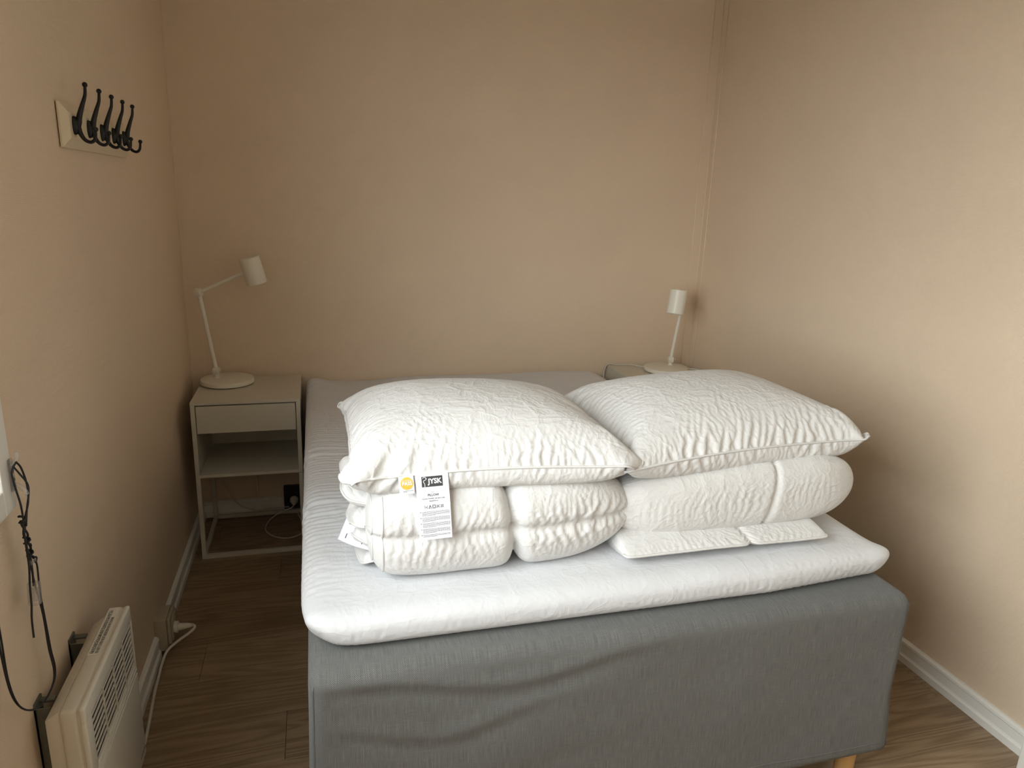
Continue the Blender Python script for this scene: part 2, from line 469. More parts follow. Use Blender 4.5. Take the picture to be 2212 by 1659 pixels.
# window: casing on the wall, frame in the opening, sash and pane
w = tag(obj('window_1', join(box((XL-T, HY0, HZ0), (XL, HY0+.02, HZ1)), box((XL-T, HY1-.006, HZ0), (XL, HY1, HZ1)), box((XL-T, HY0, HZ0), (XL, HY1, HZ0+.006)), box((XL-T, HY0, HZ1-.02), (XL, HY1, HZ1))), 'trim_paint'), kind='structure')
CW = .045
for lo, hi in (((HY1-.012, HZ0-CW+.012), (HY1+CW-.012, HZ1+CW)), ((HY0-CW, HZ0-CW+.012), (HY0+.012, HZ1+CW)), ((HY0+.0121, HZ0-CW+.012), (HY1-.0121, HZ0+.012)), ((HY0+.0121, HZ1-.012), (HY1-.0121, HZ1+CW))):
    obj('casing', box((XL, lo[0], lo[1]), (XL+.020, hi[0], hi[1]), .0025, 2), 'trim_paint', w)
sa = obj('sash', join(box((XL-.085, HY0+.02, HZ0+.006), (XL-.03, HY0+.075, HZ1-.02), .004, 2), box((XL-.085, HY1-.06, HZ0+.006), (XL-.03, HY1-.006, HZ1-.02), .004, 2),
                      box((XL-.085, HY0+.02, HZ0+.006), (XL-.03, HY1-.006, HZ0+.06), .004, 2), box((XL-.085, HY0+.02, HZ1-.075), (XL-.03, HY1-.006, HZ1-.02), .004, 2)), 'trim_paint', w)
obj('pane', box((XL-.062, HY0+.07, HZ0+.055), (XL-.056, HY1-.055, HZ1-.07)), 'pane_glass', sa)

# ------------------------------------------------------------------ bed base
def shell(x0, x1, y0, y1, inset, L, prof, cell, sharp=False):
    """rounded tray laid over a box: flat sheet coordinates -> world; prof(d) gives (outward, z)"""
    n = int((x1-x0-2*inset+2*L)/cell)+1; m = int((y1-y0-2*inset+2*L)/cell)+1
    p, q = np.meshgrid(np.linspace(x0+inset-L, x1-inset+L, n), np.linspace(y0+inset-L, y1-inset+L, m), indexing='ij')
    cx = np.clip(p, x0+inset, x1-inset); cy = np.clip(q, y0+inset, y1-inset); ex, ey = p-cx, q-cy
    r = np.hypot(ex, ey)+1e-9; d = np.maximum(abs(ex), abs(ey)) if sharp else r
    o, z = prof(np.minimum(d, L)); return np.stack([cx+ex/r*o, cy+ey/r*o, z], -1), p, q

BX0, BX1, BY0, BY1, BZ = -.040, 1.352, 1.195, YB-.024, .562
bed = empty('bed_base', ((BX0+BX1)/2, (BY0+BY1)/2, 0), 'grey woven upholstered bed base on short wooden legs under the white mattress topper', 'bed')
def bed_prof(d):
    r = .030; arc = r*math.pi/2; t = np.clip(d/arc, 0, 1)*math.pi/2; down = np.clip(d-arc, 0, None)
    return r*np.sin(t)+.012*(down/.42)**1.3, BZ-r+r*np.cos(t)-down
P, p, q = shell(BX0, BX1, BY0, BY1, .030, .030*math.pi/2+.395, bed_prof, .0115, True)
front = np.exp(-np.clip(P[..., 1]-1.21, 0, None)/.012)
xx, zz = P[..., 0], P[..., 2]
def groove(zc, wd, amp, a, b): return amp*np.exp(-((zz-zc)/wd)**2)*np.clip((xx-a)/.1+.5, 0, 1)*np.clip((b-xx)/.25+.5, 0, 1)
sag = lambda c0, dip, xm, wx: c0 - dip*np.exp(-((xx-xm)/wx)**2)
disp = groove(sag(.515, .055, .36, .20), .014, .0075, .05, .62) - groove(sag(.545, .05, .36, .22), .013, .008, .0, .62) \
     + groove(sag(.42, .06, .22, .16), .014, .006, .03, .42) - groove(sag(.455, .06, .22, .16), .014, .005, .02, .45) \
     + groove(sag(.30, .05, .25, .20), .016, .005, .03, .5) + .004*lattice(xx+1, zz+1, 5, 9, 5) + .002*lattice(xx+1, zz+1, 12, 18, 6)
P[..., 1] += disp*front*.75
P[..., 0] -= .02*np.exp(-((zz-.30)/.10)**2)*np.clip((P[..., 0]-1.30)/.05, 0, 1)*np.clip((1.45-P[..., 1])/.3, 0, 1)*.6
P = relax(P, 1.004, 1.004, .25, .0006, 12, .4, freq=(30, 30), seed=11)
n, m = P.shape[:2]
cover = obj('fabric_cover', (P.reshape(-1, 3), grid_faces(n, m)), 'grey_weave', bed, True, np.stack([p, q], -1).reshape(-1, 2))
md = cover.modifiers.new('thickness', 'SOLIDIFY'); md.thickness = .003; md.offset = -1
# sewn ridges along the two front corners and the hem
jh = int(np.argmin(abs(q[0]-(BY0+.030-.420)))); ih = [i for i in range(P.shape[0]) if BX0+.02 < p[i, 0] < BX1-.02]
obj('hem_stitch', tube([P[i, jh] for i in ih], .0013, 6), 'grey_thread', cover, True)
for s, xs in ((0, BX0), (1, BX1)):
    pts = []
    for k in range(30):
        d = .034+k/29*.404; pf, qf = (BX0+.030-d if s == 0 else BX1-.030+d), BY0+.030-d
        i = int(np.argmin(abs(p[:, 0]-pf))); j = int(np.argmin(abs(q[0]-qf))); pts.append(P[i, j])
    obj('corner_seam', tube(pts, .0026, 6), 'grey_thread', cover, True)
obj('core', box((BX0+.02, BY0+.02, .14), (BX1-.02, BY1-.02, BZ-.012), .02, 3), 'grey_thread', bed)
for lx, ly in ((1.283, 1.245), (.035, 1.245), (1.283, 3.12), (.035, 3.12)):
    obj('leg', lathe([(.021, 0), (.022, .002), (.0265, .14)], (lx, ly, 0), n=24), 'beech', bed, True, angle=40)

# ------------------------------------------------------------------ mattress topper in its fitted sheet
TX0, TX1, TY0, TY1, TZ, TH = -.052, 1.352, 1.256, YB-.012, .636, .073
def top_prof(d):
    R_ = .058; Lc = .145; t = np.clip(d/Lc, 0, 1)*math.pi*.90
    return R_*np.sin(np.minimum(t, math.pi/2))**.85 - .03*np.clip((t-math.pi/2)/1.3, 0, 1)**2, TZ-TH/2+TH/2*np.sign(np.cos(t))*abs(np.cos(t))**.8
P, p, q = shell(TX0, TX1, TY0, TY1, .058, .145, top_prof, .0085)
up = np.clip((P[..., 2]-(TZ-TH))/TH, 0, 1)
X, Y = P[..., 0].copy(), P[..., 1].copy()
P[..., 2] += up*(.006*lattice(X+1, Y, 3, 3, 21) + .003*lattice(X+1, Y, 8, 8, 22))
P[..., 2] += up*(.016*np.exp(-((X+.03)/.05)**2-((Y-3.17)/.10)**2) - .010*np.exp(-((X-.22)/.16)**2-((Y-3.18)/.12)**2))
P[..., 2] -= up*.030*np.clip((X-1.24)/.10, 0, 1)**2*np.clip((Y-2.6)/.4, 0, 1)
ear = np.exp(-((X-1.352)/.045)**2-((Y-1.262)/.05)**2)
P[..., 0] += .030*ear*up; P[..., 1] += .012*ear*(up-.2)-.012*ear*up; P[..., 2] += .004*ear*up
cor = np.exp(-((X+.05)/.07)**2-((Y-1.26)/.08)**2)
P[..., 0] += .035*cor*(1-up); P[..., 1] += .02*cor*(1-up)
P[..., 1] += .032*np.clip((X-1.0)/.35, 0, 1)*np.exp(-((Y-1.256)/.06)**2)*(1-.55*up)
left = np.exp(-np.clip(X-(TX0+.02), 0, None)/.12)
frn = np.exp(-np.clip(Y-(TY0+.01), 0, None)/.05)
sv = 1+.085*left*np.clip((Y-1.36)/.15, 0, 1); su = 1+.014*frn+.02*np.exp(-((X-1.3)/.12)**2)*frn
sv = sv+.03*cor; su = su+.03*cor
pt = np.clip(.5+.8*lattice(X+1, Y, 6, 5, 33), .15, 1.3)
wy = Y+.03*X+.02*lattice(X+1, Y, 7, 7, 34)
nz = (lattice(X+1, wy, 5, 40, 35)+.6*lattice(X+1, wy, 8, 75, 36))*left*pt + .6*lattice(X+1+.02*lattice(X, Y, 9, 9, 38), Y, 30, 20, 37)*(frn+cor)*pt
P = relax(P, su, 1+(sv-1)*pt, .010, .0040, 80, .12, nz=nz)
P, p, q = fine2(P), fine2(p), fine2(q); n, m = P.shape[:2]
topper = obj('mattress_topper', (P.reshape(-1, 3), grid_faces(n, m)), 'sheet', None, True, np.stack([p, q], -1).reshape(-1, 2), origin=((TX0+TX1)/2, (TY0+TY1)/2, BZ))
tag(topper, 'white mattress topper in a wrinkled fitted sheet lying on the grey bed base', 'mattress topper')

# ------------------------------------------------------------------ pillows
def pillow_sim(corners, W, Dp, n, m, press, floor, seed, steps=130, its=8, init=.05, grav=.00002, tgt=.088):
    """corners FL FR BL BR; two sheets sewn at the border, blown up and laid down on a surface floor(x, y)"""
    FL, FR, BL, BR = [np.array(c, float) for c in corners]
    u, v = np.meshgrid(np.linspace(0, 1, n), np.linspace(0, 1, m), indexing='ij'); U, V = u[..., None], v[..., None]
    mid = FL*(1-U)*(1-V)+FR*U*(1-V)+BL*(1-U)*V+BR*U*V
    flat = np.stack([u*W, v*Dp, 0*u], -1); P0 = np.stack([flat, flat]).astype(np.float32)
    one = np.ones((2, n, m), np.float32)
    edge = np.minimum(np.minimum(u, 1-u)*W, np.minimum(v, 1-v)*Dp)
    su = one.copy(); sv = one.copy(); gat = 1-.03*np.exp(-edge/.006)
    su *= gat[None].astype(np.float32); sv *= gat[None].astype(np.float32)
    L = grid_links(P0, su, sv, False, .10)
    b = (np.sin(math.pi*u)*np.sin(math.pi*v))**.6
    nz = .0022*(lattice(u, v, 26, 20, seed)+.7*lattice(u, v, 50, 40, seed+1))*(b > 0)
    Xt = mid.copy(); Xb = mid.copy(); Xt[..., 2] += init*b+nz; Xb[..., 2] -= init*.5*b-nz
    X = np.stack([Xt, Xb]).astype(np.float32); prev = X.copy()
    cs = [(0, 0, FL), (n-1, 0, FR), (0, m-1, BL), (n-1, m-1, BR)]
    sg = np.array([1, -1], np.float32)[:, None, None, None]
    def weld():
        for s in ((slice(0, 1), slice(None)), (slice(n-1, n), slice(None)), (slice(None), slice(0, 1)), (slice(None), slice(m-1, m))):
            a = .5*(X[0][s]+X[1][s]); X[0][s] = a; X[1][s] = a
    for st in range(steps):
        vel = X-prev; prev = X.copy(); X += vel*.88
        th = float((X[0, ..., 2]-X[1, ..., 2]).mean())
        X += normals(X)*sg*np.float32(np.clip(press*(tgt-th)/.01, -.4*press, press)); X[..., 2] -= grav
        for k in range(its):
            for l in L: project(X, *l)
            weld()
            for i, j, c in cs: X[:, i, j] += .22*(c-X[:, i, j])
        X[..., 2] = np.maximum(X[..., 2], floor(X[..., 0], X[..., 1]))
    return X.astype(float), flat

def make_pillow(label, corners, W, Dp, press, floor, seed, **kw):
    X, flat = pillow_sim(corners, W, Dp, 124, 96, press, floor, seed, **kw)
    n, m = X.shape[1:3]; u, v = np.meshgrid(np.linspace(0, 1, n), np.linspace(0, 1, m), indexing='ij')
    ux, vy = u*W, v*Dp; de = np.minimum(ux, W-ux); df = np.minimum(vy, Dp-vy)
    border = np.zeros((n, m), bool); border[[0, -1]] = True; border[:, [0, -1]] = True
    for k in (0, 1):
        pt = np.clip(.5+.75*lattice(u, v, 9, 5, seed+20+k)+.5*lattice(u, v, 19, 9, seed+22+k), .08, 1.4)
        ef = np.exp(-df/.055)*pt; el = np.exp(-de/.05)*pt
        wu, wv = u+.012*lattice(u, v, 9, 9, seed+4), v+.012*lattice(u, v, 9, 9, seed+5)
        nzf = lattice(wu+.25*wv, wv, 22, 4, seed+6)+.6*lattice(wu-.3*wv, wv, 41, 7, seed+7)
        nzl = lattice(wu, wv, 4, 24, seed+8)+.5*lattice(wu, wv, 7, 44, seed+9)
        nzd = lattice(wu+.5*wv, wv-.3*wu, 16, 6, seed+10)
        X[k] = relax(X[k], 1+.105*ef+.010*pt, 1+.080*el+.010*pt, .010, .0042, 80, .16, nz=nzf*ef+nzl*el+.35*nzd*pt, pin=border)
    X = np.stack([fine2(X[0]), fine2(X[1])]); flat = fine2(flat); n, m = X.shape[1:3]
    top = X[0].reshape(-1, 3); bot = X[1].reshape(-1, 3)
    border = np.zeros((n, m), bool); border[[0, -1]] = True; border[:, [0, -1]] = True
    idx = np.arange(n*m); bi = np.where(border.ravel(), idx, n*m+idx)
    fs = grid_faces(n, m) + [[int(bi[a]) for a in f] for f in grid_faces(n, m, flip=True)]
    used = np.unique(np.array(fs).ravel()); remap = -np.ones(2*n*m, int); remap[used] = np.arange(len(used))
    vs = np.concatenate([top, bot])[used]; fs = remap[np.array(fs)].tolist()
    uv = np.concatenate([flat.reshape(-1, 3)[:, :2], flat.reshape(-1, 3)[:, :2]+3])[used]
    c = np.mean(corners, 0)
    root = empty('pillow', (c[0], c[1], float(vs[:, 2].min())), label, 'pillow', None)
    sh = obj('pillow_case', (vs, fs), 'cotton', root, True, uv)
    ring = [X[0][i, 0] for i in range(n)]+[X[0][n-1, j] for j in range(1, m)]+[X[0][i, m-1] for i in range(n-2, -1, -1)]+[X[0][0, j] for j in range(m-2, 0, -1)]
    obj('piping', tube(ring, .0030, 6, True), 'piping', root, True)
    return root, X

def seat(x, y):
    inside = (x > .10) & (x < 1.31) & (y > 1.385) & (y < 1.93)
    return np.where(inside, .836-.016*np.clip((x-.62)/.1, 0, 1), np.where((x > .05) & (x < 1.34) & (y > 1.34) & (y < 2.0), .818, .70)).astype(np.float32)
pl1, PX1 = make_pillow('plump white down pillow with a printed label hanging from its front seam',
    ((.0586, 1.385, .876), (.683, 1.378, .872), (.069, 1.935, .878), (.660, 1.850, .848)), .684, .612, .0009, seat, 41, tgt=.101)
pl2, PX2 = make_pillow('plump white down pillow with a pointed corner toward the right wall',
    ((.645, 1.357, .862), (1.350, 1.428, .884), (.672, 1.885, .862), (1.335, 1.96, .874)), .716, .584, .0009, seat, 57, tgt=.110)

# ------------------------------------------------------------------ folded duvets
def duvet_fold(x0, x1, yc, zc, a, b, nn, m, pinch_seam, pinches, endL, endR, tilt=lambda x: 0*x, nexp=2.6, seed=5, excess=.068, fz=.635, front=None, iters=110, pr=.30, kfr=.62):
    """one folded layer: closed section swept along x, drawn in at its quilting seams"""
    nf, nk, nb = int(nn*.52), int(nn*.17), nn-int(nn*.52)-2*int(nn*.17); h = math.pi/2
    ang = np.concatenate([np.linspace(-h, h, nf), np.full(nk, h), np.linspace(h, 3*h, nb), np.full(nk, -h)])
    run = np.concatenate([np.zeros(nf), (np.arange(nk)+1)/(nk+1), np.ones(nb), 1-(np.arange(nk)+1)/(nk+1)])   # 0 at the fold, 1 at the back
    t, x = np.meshgrid(ang, np.linspace(x0, x1, m), indexing='ij'); rn = run[:, None]+0*x
    s = (x-(x0+x1)/2)/((x1-x0)/2)
    cap = np.where(s < 0, np.clip(1-abs(s)**endL, 0, 1), np.clip(1-abs(s)**endR, 0, 1))**.5*.97+.03
    c, sn = np.cos(t), np.sin(t); e = 2/nexp; kf = min(b*kfr, a)
    plan = 1-pr+pr*cap
    yy = (-(a-kf)*(1-2*rn) - kf*np.sign(c)*abs(c)**e)*plan; z = b*np.sign(sn)*abs(sn)**e*cap
    k = np.zeros_like(x)
    for xp, wd, dp, sl in pinches: k = np.maximum(k, dp*np.exp(-abs((x-xp-sl*(z/b))/wd)**1.2))
    yy = yy+k*.10*np.clip(c+.25, 0, 1); z = z*(1-k)
    tt = np.where((rn == 0) & (c > 1e-6), t, 3.)
    if pinch_seam: yy = yy+pinch_seam*np.exp(-(abs(tt)/.075)**1.1)
    fy = yc+yy+(front(x)*np.clip(c, 0, 1) if front else 0)
    P = np.stack([x, fy, zc+z+tilt(x)], -1)
    P[..., 2] += (.004*lattice(x+1, t+4, 9, 1.2, seed)*cap)
    near = np.exp(-(abs(tt)/.42)**1.5)
    patch = np.clip(.55+.75*lattice(x+1, t+4, 6, .9, seed+9), .1, 1.2)
    sv = 1+excess*near*patch*(1 if pinch_seam else .5)+.010*patch
    ku = np.zeros_like(x)
    for xp, wd, dp, sl in pinches: ku = np.maximum(ku, np.exp(-abs((x-xp)/.07)**2))
    su = 1+.03*ku*patch*np.clip(c+.3, 0, 1)+.004
    wx, wt = x+.012*lattice(x, t+4, 9, 2, seed+3), t+4+.1*lattice(x+1, t+4, 6, 2, seed+4)
    nz = lattice(wx+1, wt, 36, .9, seed+5)+.6*lattice(wx+1, wt, 70, 1.6, seed+6)
    X = relax(P, su, sv, .012, .0042, iters, .20, True, seed, floor=fz, nz=nz*patch*(.12+near))
    per = np.cumsum(np.r_[0, np.linalg.norm(np.diff(P[:, m//2], axis=0), axis=1)])
    uv = np.stack([x, np.broadcast_to(per[:, None], x.shape)], -1).reshape(-1, 2)
    X = fine2(X, True); uv = finer(finer(np.stack([x, np.broadcast_to(per[:, None], x.shape)], -1), 0), 1)
    uv = np.concatenate([uv, uv[-1:]]).reshape(-1, 2); nn, m = X.shape[:2]
    fs = grid_faces(nn, m, True, True)
    fs += [[i*m for i in range(nn)], [i*m+m-1 for i in range(nn)][::-1]]
    return (X.reshape(-1, 3), fs), uv, X

dv1 = empty('duvet', (.39, 1.65, TZ), 'white down duvet folded into a thick block under the pillow with the printed label', 'duvet')
vf, uv, D1 = duvet_fold(.086, .708, 1.628, .744, .268, .107, 190, 124, .017, [(.402, .014, .30, -.012)], 14, 3.2, nexp=2.5, seed=61, excess=.10, front=lambda x: -.012*np.sin((x-.08)/.62*math.pi))
obj('folded_layer', vf, 'cotton', dv1, True, uv)

dv2 = empty('duvet', (1.0, 1.65, TZ), 'white down duvet folded in two layers with a thin flap lying flat on the sheet', 'duvet')
vf, uv, D2 = duvet_fold(.640, 1.338, 1.640, .752, .268, .086, 170, 128, .0, [(1.062, .006, .09, .015)], 4, 5.0, nexp=2.4, seed=77, excess=.045, fz=.668, tilt=lambda x: .010*(x-1)/.35)
obj('folded_layer', vf, 'cotton', dv2, True, uv)
vf, uv, D3 = duvet_fold(.658, 1.200, 1.60, .664, .270, .031, 120, 110, .0, [(.985, .010, .15, -.008)], 40, 40, pr=.06, seed=83, excess=.05, fz=.6345, nexp=1.6, kfr=4.5)
obj('folded_layer', vf, 'cotton', dv2, True, uv)
ix = int(np.argmin(abs(np.arctan2(0, 1))))
i0 = int(np.argmin(D3[:, D3.shape[1]//3, 1])); obj('piping', tube([D3[i0, j] for j in range(D3.shape[1])], .0032, 6), 'piping', dv2, True)

# loose folded layer ends of the left duvet: soft flat cushions edged with piping
def layer_end(c, a, b, h, tilt, yawd, seed):
    n, m = 40, 13; c = Vector(c); rot = Matrix.Rotation(R(yawd), 3, 'Z') @ Matrix.Rotation(R(tilt), 3, 'Y')
    top = []; bot = []; rim = []
    for i in range(n):
        t = 2*math.pi*i/n; e = .62; cx_, sy_ = math.copysign(abs(math.cos(t))**e, math.cos(t)), math.copysign(abs(math.sin(t))**e, math.sin(t))
        ra, rb = [], []
        for j in range(m):
            q = j/(m-1); z = h*(1-q**3)**.6*(1+.16*math.sin(5*t+seed)*q); wav = .004*math.sin(3*t+seed)*q
            ra.append(c+rot @ Vector((a*q*cx_, b*q*sy_, z+wav))); rb.append(c+rot @ Vector((a*q*cx_, b*q*sy_, -z*.8+wav)))
        top.append(ra); bot.append(rb); rim.append(ra[-1])
    A = fine2(np.array([[list(v) for v in r] for r in top]), True); B = fine2(np.array([[list(v) for v in r] for r in bot]), True)
    k, l = A.shape[:2]
    return join((A.reshape(-1, 3), grid_faces(k, l, True)), (B.reshape(-1, 3), grid_faces(k, l, True, True))), rim
for args in (((.112, 1.500, .657), .042, .055, .016, -12, 8, 1), ((.104, 1.500, .702), .044, .060, .024, 14, -6, 2), ((.098, 1.505, .748), .046, .062, .024, -14, 10, 3),
             ((.090, 1.520, .790), .054, .056, .022, 18, -4, 4), ((.098, 1.600, .824), .056, .075, .022, -6, 0, 5)):
    vf, ring = layer_end(*args)
    fo = obj('folded_edge', vf, 'cotton', dv1, True, [(v[1], v[2]+v[0]) for v in vf[0]])
    obj('piping', tube(ring, .0026, 6, True), 'piping', fo, True)
# piping along the gathered short side of the left duvet
for jj in (5, 13):
    ii = [k for k in range(D1.shape[0]) if -.085 < D1[k, jj, 2]-.744 < .085 and D1[k, jj, 1] < 1.55]
    ii.sort(key=lambda k: D1[k, jj, 2])
    obj('piping', tube([D1[k, jj] for k in ii], .0028, 6), 'piping', dv1, True)

# ------------------------------------------------------------------ printed labels
def ribbon(pts, w):
    """flat polyline stroke in the xy-plane"""
    P = [Vector((p[0], p[1], 0)) for p in pts]; V = []; Fc = []
    for i, q in enumerate(P):
        d = (P[min(i+1, len(P)-1)]-P[max(i-1, 0)]).normalized(); nrm_ = Vector((-d.y, d.x, 0))*w*.5
        V += [tuple(q+nrm_), tuple(q-nrm_)]
        if i: Fc.append([2*i-2, 2*i-1, 2*i+1, 2*i])
    return V, Fc
def rect(x0, y0, x1, y1): return [(x0, y0, 0), (x1, y0, 0), (x1, y1, 0), (x0, y1, 0)], [[0, 1, 2, 3]]
def disc(cx, cy, r, n=32): return [(cx+r*math.cos(2*math.pi*k/n), cy+r*math.sin(2*math.pi*k/n), 0) for k in range(n)], [list(range(n))]
def frect(nx, ny, w, h):
    g = [(w*i/nx, -h*j/ny, 0) for i in range(nx+1) for j in range(ny+1)]
    return g, [[i*(ny+1)+j, i*(ny+1)+j+1, (i+1)*(ny+1)+j+1, (i+1)*(ny+1)+j] for i in range(nx) for j in range(ny)]
def smallprint(x0, x1, y0, lines, lh, seed):
    rr = random.Random(seed); out = []
    for k in range(lines):
        x = x0; end = x1*(1 if k < lines-1 else .55)
        while x < end:
            w = rr.uniform(.0012, .0045); b = min(x+w, end)
            out.append(rect(x, y0-k*lh-lh*.30, b, y0-k*lh)); x = b+.0007
    return join(*out)

def sheet_tag(name, parent, TL, TR, BL, bow, w, h, mat):
    """paper strip; returns the part and a map from tag coordinates (x right, y down negative) to world"""
    TL, TR, BL = Vector(TL), Vector(TR), Vector(BL); ex = (TR-TL)/w; ey = (TL-BL)/h; nz = ex.cross(ey).normalized()
    fn = lambda x, y, z=0: TL+ex*x+ey*y+nz*(z+bow(x/w, -y/h))
    front = through(frect(6, 16, w, h), fn); back = through(shift(frect(6, 16, w, h), 0, 0, -.0004), fn)
    o = obj(name, join(front, (back[0], [f[::-1] for f in back[1]])), mat, parent, True)
    return o, fn
lift = lambda vf: shift(vf, 0, 0, .0004)

w_, h_ = .068, .131
def seam_at(x):
    r_ = PX1[0][:, 0]; k = int(np.argmin(abs(r_[:, 0]-x))); return Vector((x, r_[k, 1]-.0035, r_[k, 2]))
ta, tb = seam_at(.186), seam_at(.254); tf = min(ta.y, tb.y)
care, fn = sheet_tag('care_label', pl1, ta, tb, (ta.x+.004, min(ta.y-.016, 1.336), ta.z-.130),
                     lambda a, b: .004*math.sin(b*math.pi)*(.6+.4*a)-.0025*math.sin(b*9)*.5*(1-b), w_, h_, 'tag_white')
care['label'] = 'white satin care label with grey logo panel and small print'
obj('logo_panel', through(lift(rect(.012, -.0255, .0555, -.0045)), fn), 'logo_grey', care)
goose = [(.0145, -.0085), (.0155, -.0062), (.0180, -.0056), (.0205, -.0072), (.0215, -.0095), (.0195, -.0115), (.0165, -.0125), (.0155, -.0145), (.0170, -.0170), (.0182, -.0200), (.0180, -.0248)]
gs = ribbon([(q.x, q.y) for q in spline([(a, b, 0) for a, b in goose], 4)], .0011)
wing = ribbon([(q.x, q.y) for q in spline([(.0195, -.0060, 0), (.0222, -.0092, 0), (.0172, -.0126, 0)], 4)], .0009)
obj('goose_mark', through(shift(join(gs, wing), 0, 0, .0007), fn), 'tag_white', care)
obj('lettering', through(shift(fit_width(text_mesh('JYSK', .01, .035), .0300), .0392, -.0190, .0007), fn), 'tag_white', care)
obj('lettering', through(lift(shift(fit_width(text_mesh('ALTA', .01), .0062), .034, -.0372)), fn), 'ink', care)
obj('lettering', through(lift(shift(fit_width(text_mesh('PILLOW', .01, .02), .0235), .034, -.0440)), fn), 'ink', care)
obj('lettering', through(lift(shift(fit_width(text_mesh('FILLING POWER: 300 (EN12130)', .01, .01), .046), .034, -.0500)), fn), 'ink', care)
obj('lettering', through(lift(shift(fit_width(text_mesh('50x60/70 cm', .01, .01), .018), .034, -.0548)), fn), 'ink', care)
def ring_poly(P, wd): return ribbon(P+[P[0], P[1]], wd)
sy = -.0650; sym = []
for k in range(5):
    cx = .0175+k*.0083; a = .0031
    sq = [(cx-a, sy-a), (cx+a, sy-a), (cx+a, sy+a), (cx-a, sy+a)]
    if k == 0: sym += [ribbon([(cx-a, sy+a), (cx-a*.8, sy-a), (cx+a*.8, sy-a), (cx+a, sy+a)], .0006), rect(cx-.001, sy-.001, cx+.001, sy+.0008)]
    if k == 1: sym += [ring_poly([(cx-a, sy-a), (cx+a, sy-a), (cx, sy+a)], .0008), ribbon([(cx-a, sy-a), (cx+a*.6, sy+a)], .0006), ribbon([(cx+a, sy-a), (cx-a*.6, sy+a)], .0006)]
    if k == 2: sym += [ring_poly(sq, .0010), ring_poly([(cx+a*.75*math.cos(t*.7), sy+a*.75*math.sin(t*.7)) for t in range(9)], .0005)]
    if k == 3: sym += [ribbon([(cx-a, sy-a*.6), (cx+a, sy-a*.6), (cx+a*.7, sy+a*.5), (cx-a*.5, sy+a*.5), (cx-a, sy-a*.6)], .0006), ribbon([(cx-a, sy-a), (cx+a, sy+a)], .0006), ribbon([(cx+a, sy-a), (cx-a, sy+a)], .0006)]
    if k == 4: sym += [ring_poly([(cx+a*.9*math.cos(t*.7), sy+a*.9*math.sin(t*.7)) for t in range(9)], .0006), ribbon([(cx-a, sy-a), (cx+a, sy+a)], .0006), ribbon([(cx+a, sy-a), (cx-a, sy+a)], .0006)]
obj('care_symbols', through(lift(join(*sym)), fn), 'ink', care)
sp = join(*[smallprint(.0085, .0655, -.0745-k*.0116, 5 if k != 4 else 3, .0019, 90+k) for k in range(5)], *[rect(.0045, -.0757-k*.0116, .0066, -.0745-k*.0116) for k in range(5)])
obj('small_print', through(lift(sp), fn), 'ink', care, kind='stuff')

cert, fn2 = sheet_tag('seal_label', pl1, seam_at(.1505), seam_at(.1815), seam_at(.1505)+Vector((.002, -.010, -.0355)), lambda a, b: .002*math.sin(b*3), .031, .037, 'tag_white')
cert['label'] = 'small white label with a round gold seal'
obj('gold_seal', through(lift(disc(.0165, -.0150, .0130)), fn2), 'gold_print', cert)
obj('lettering', through(shift(fit_width(text_mesh('DOWN', .01), .019), .0165, -.0118, .0007), fn2), 'tag_white', cert)
obj('lettering', through(shift(fit_width(text_mesh('PASS', .01, .03), .020), .0165, -.0185, .0007), fn2), 'tag_white', cert)
obj('small_print', through(lift(smallprint(.019, .028, -.0255, 2, .0018, 5)), fn2), 'red_print', cert, kind='stuff')
obj('small_print', through(lift(smallprint(.008, .029, -.0300, 2, .0021, 6)), fn2), 'ink', cert, kind='stuff')

lab, fn3 = sheet_tag('care_label', dv1, (.057, 1.515, .750), (.125, 1.475, .735), (.029, 1.500, .690), lambda a, b: .012*math.sin(a*3.1), .075, .085, 'tag_lilac')
lab['label'] = 'lilac-white care label sticking out under the folded duvet'
obj('logo_panel', through(lift(rect(.016, -.074, .056, -.060)), fn3), 'logo_grey', lab)
obj('small_print', through(lift(join(smallprint(.012, .055, -.006, 6, .0052, 8), ring_poly([(.030, -.052), (.046, -.052), (.046, -.038), (.030, -.038)], .0012), disc(.038, -.045, .004, 10))), fn3), 'ink', lab, kind='stuff')

# ------------------------------------------------------------------ nightstands
NX0, NW, NY0, ND, NZ = -.473, .400, 2.796, .388, .652
GN = 'white nightstands beside the bed'
ns = empty('nightstand', (NX0+NW/2, NY0+ND/2, 0), 'white nightstand with one drawer and an open metal leg frame by the left wall', 'nightstand')
x0, x1, y0, y1 = NX0, NX0+NW, NY0, NY0+ND
t_ = .016; zb = .345
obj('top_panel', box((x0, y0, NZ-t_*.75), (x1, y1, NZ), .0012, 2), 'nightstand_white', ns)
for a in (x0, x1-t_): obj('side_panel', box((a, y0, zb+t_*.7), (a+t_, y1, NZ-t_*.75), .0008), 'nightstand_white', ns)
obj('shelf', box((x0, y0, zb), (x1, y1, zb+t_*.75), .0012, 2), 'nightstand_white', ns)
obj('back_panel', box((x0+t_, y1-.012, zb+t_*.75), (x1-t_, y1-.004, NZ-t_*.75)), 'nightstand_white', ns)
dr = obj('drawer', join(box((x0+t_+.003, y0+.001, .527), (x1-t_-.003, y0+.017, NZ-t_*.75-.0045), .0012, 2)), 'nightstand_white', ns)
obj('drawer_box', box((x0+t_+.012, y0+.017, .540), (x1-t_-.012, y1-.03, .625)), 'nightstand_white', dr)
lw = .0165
for a, b in ((x0, y0), (x1-lw, y0), (x0, y1-lw), (x1-lw, y1-lw)): obj('leg', box((a, b, 0), (a+lw, b+lw, zb), .001), 'nightstand_white', ns)
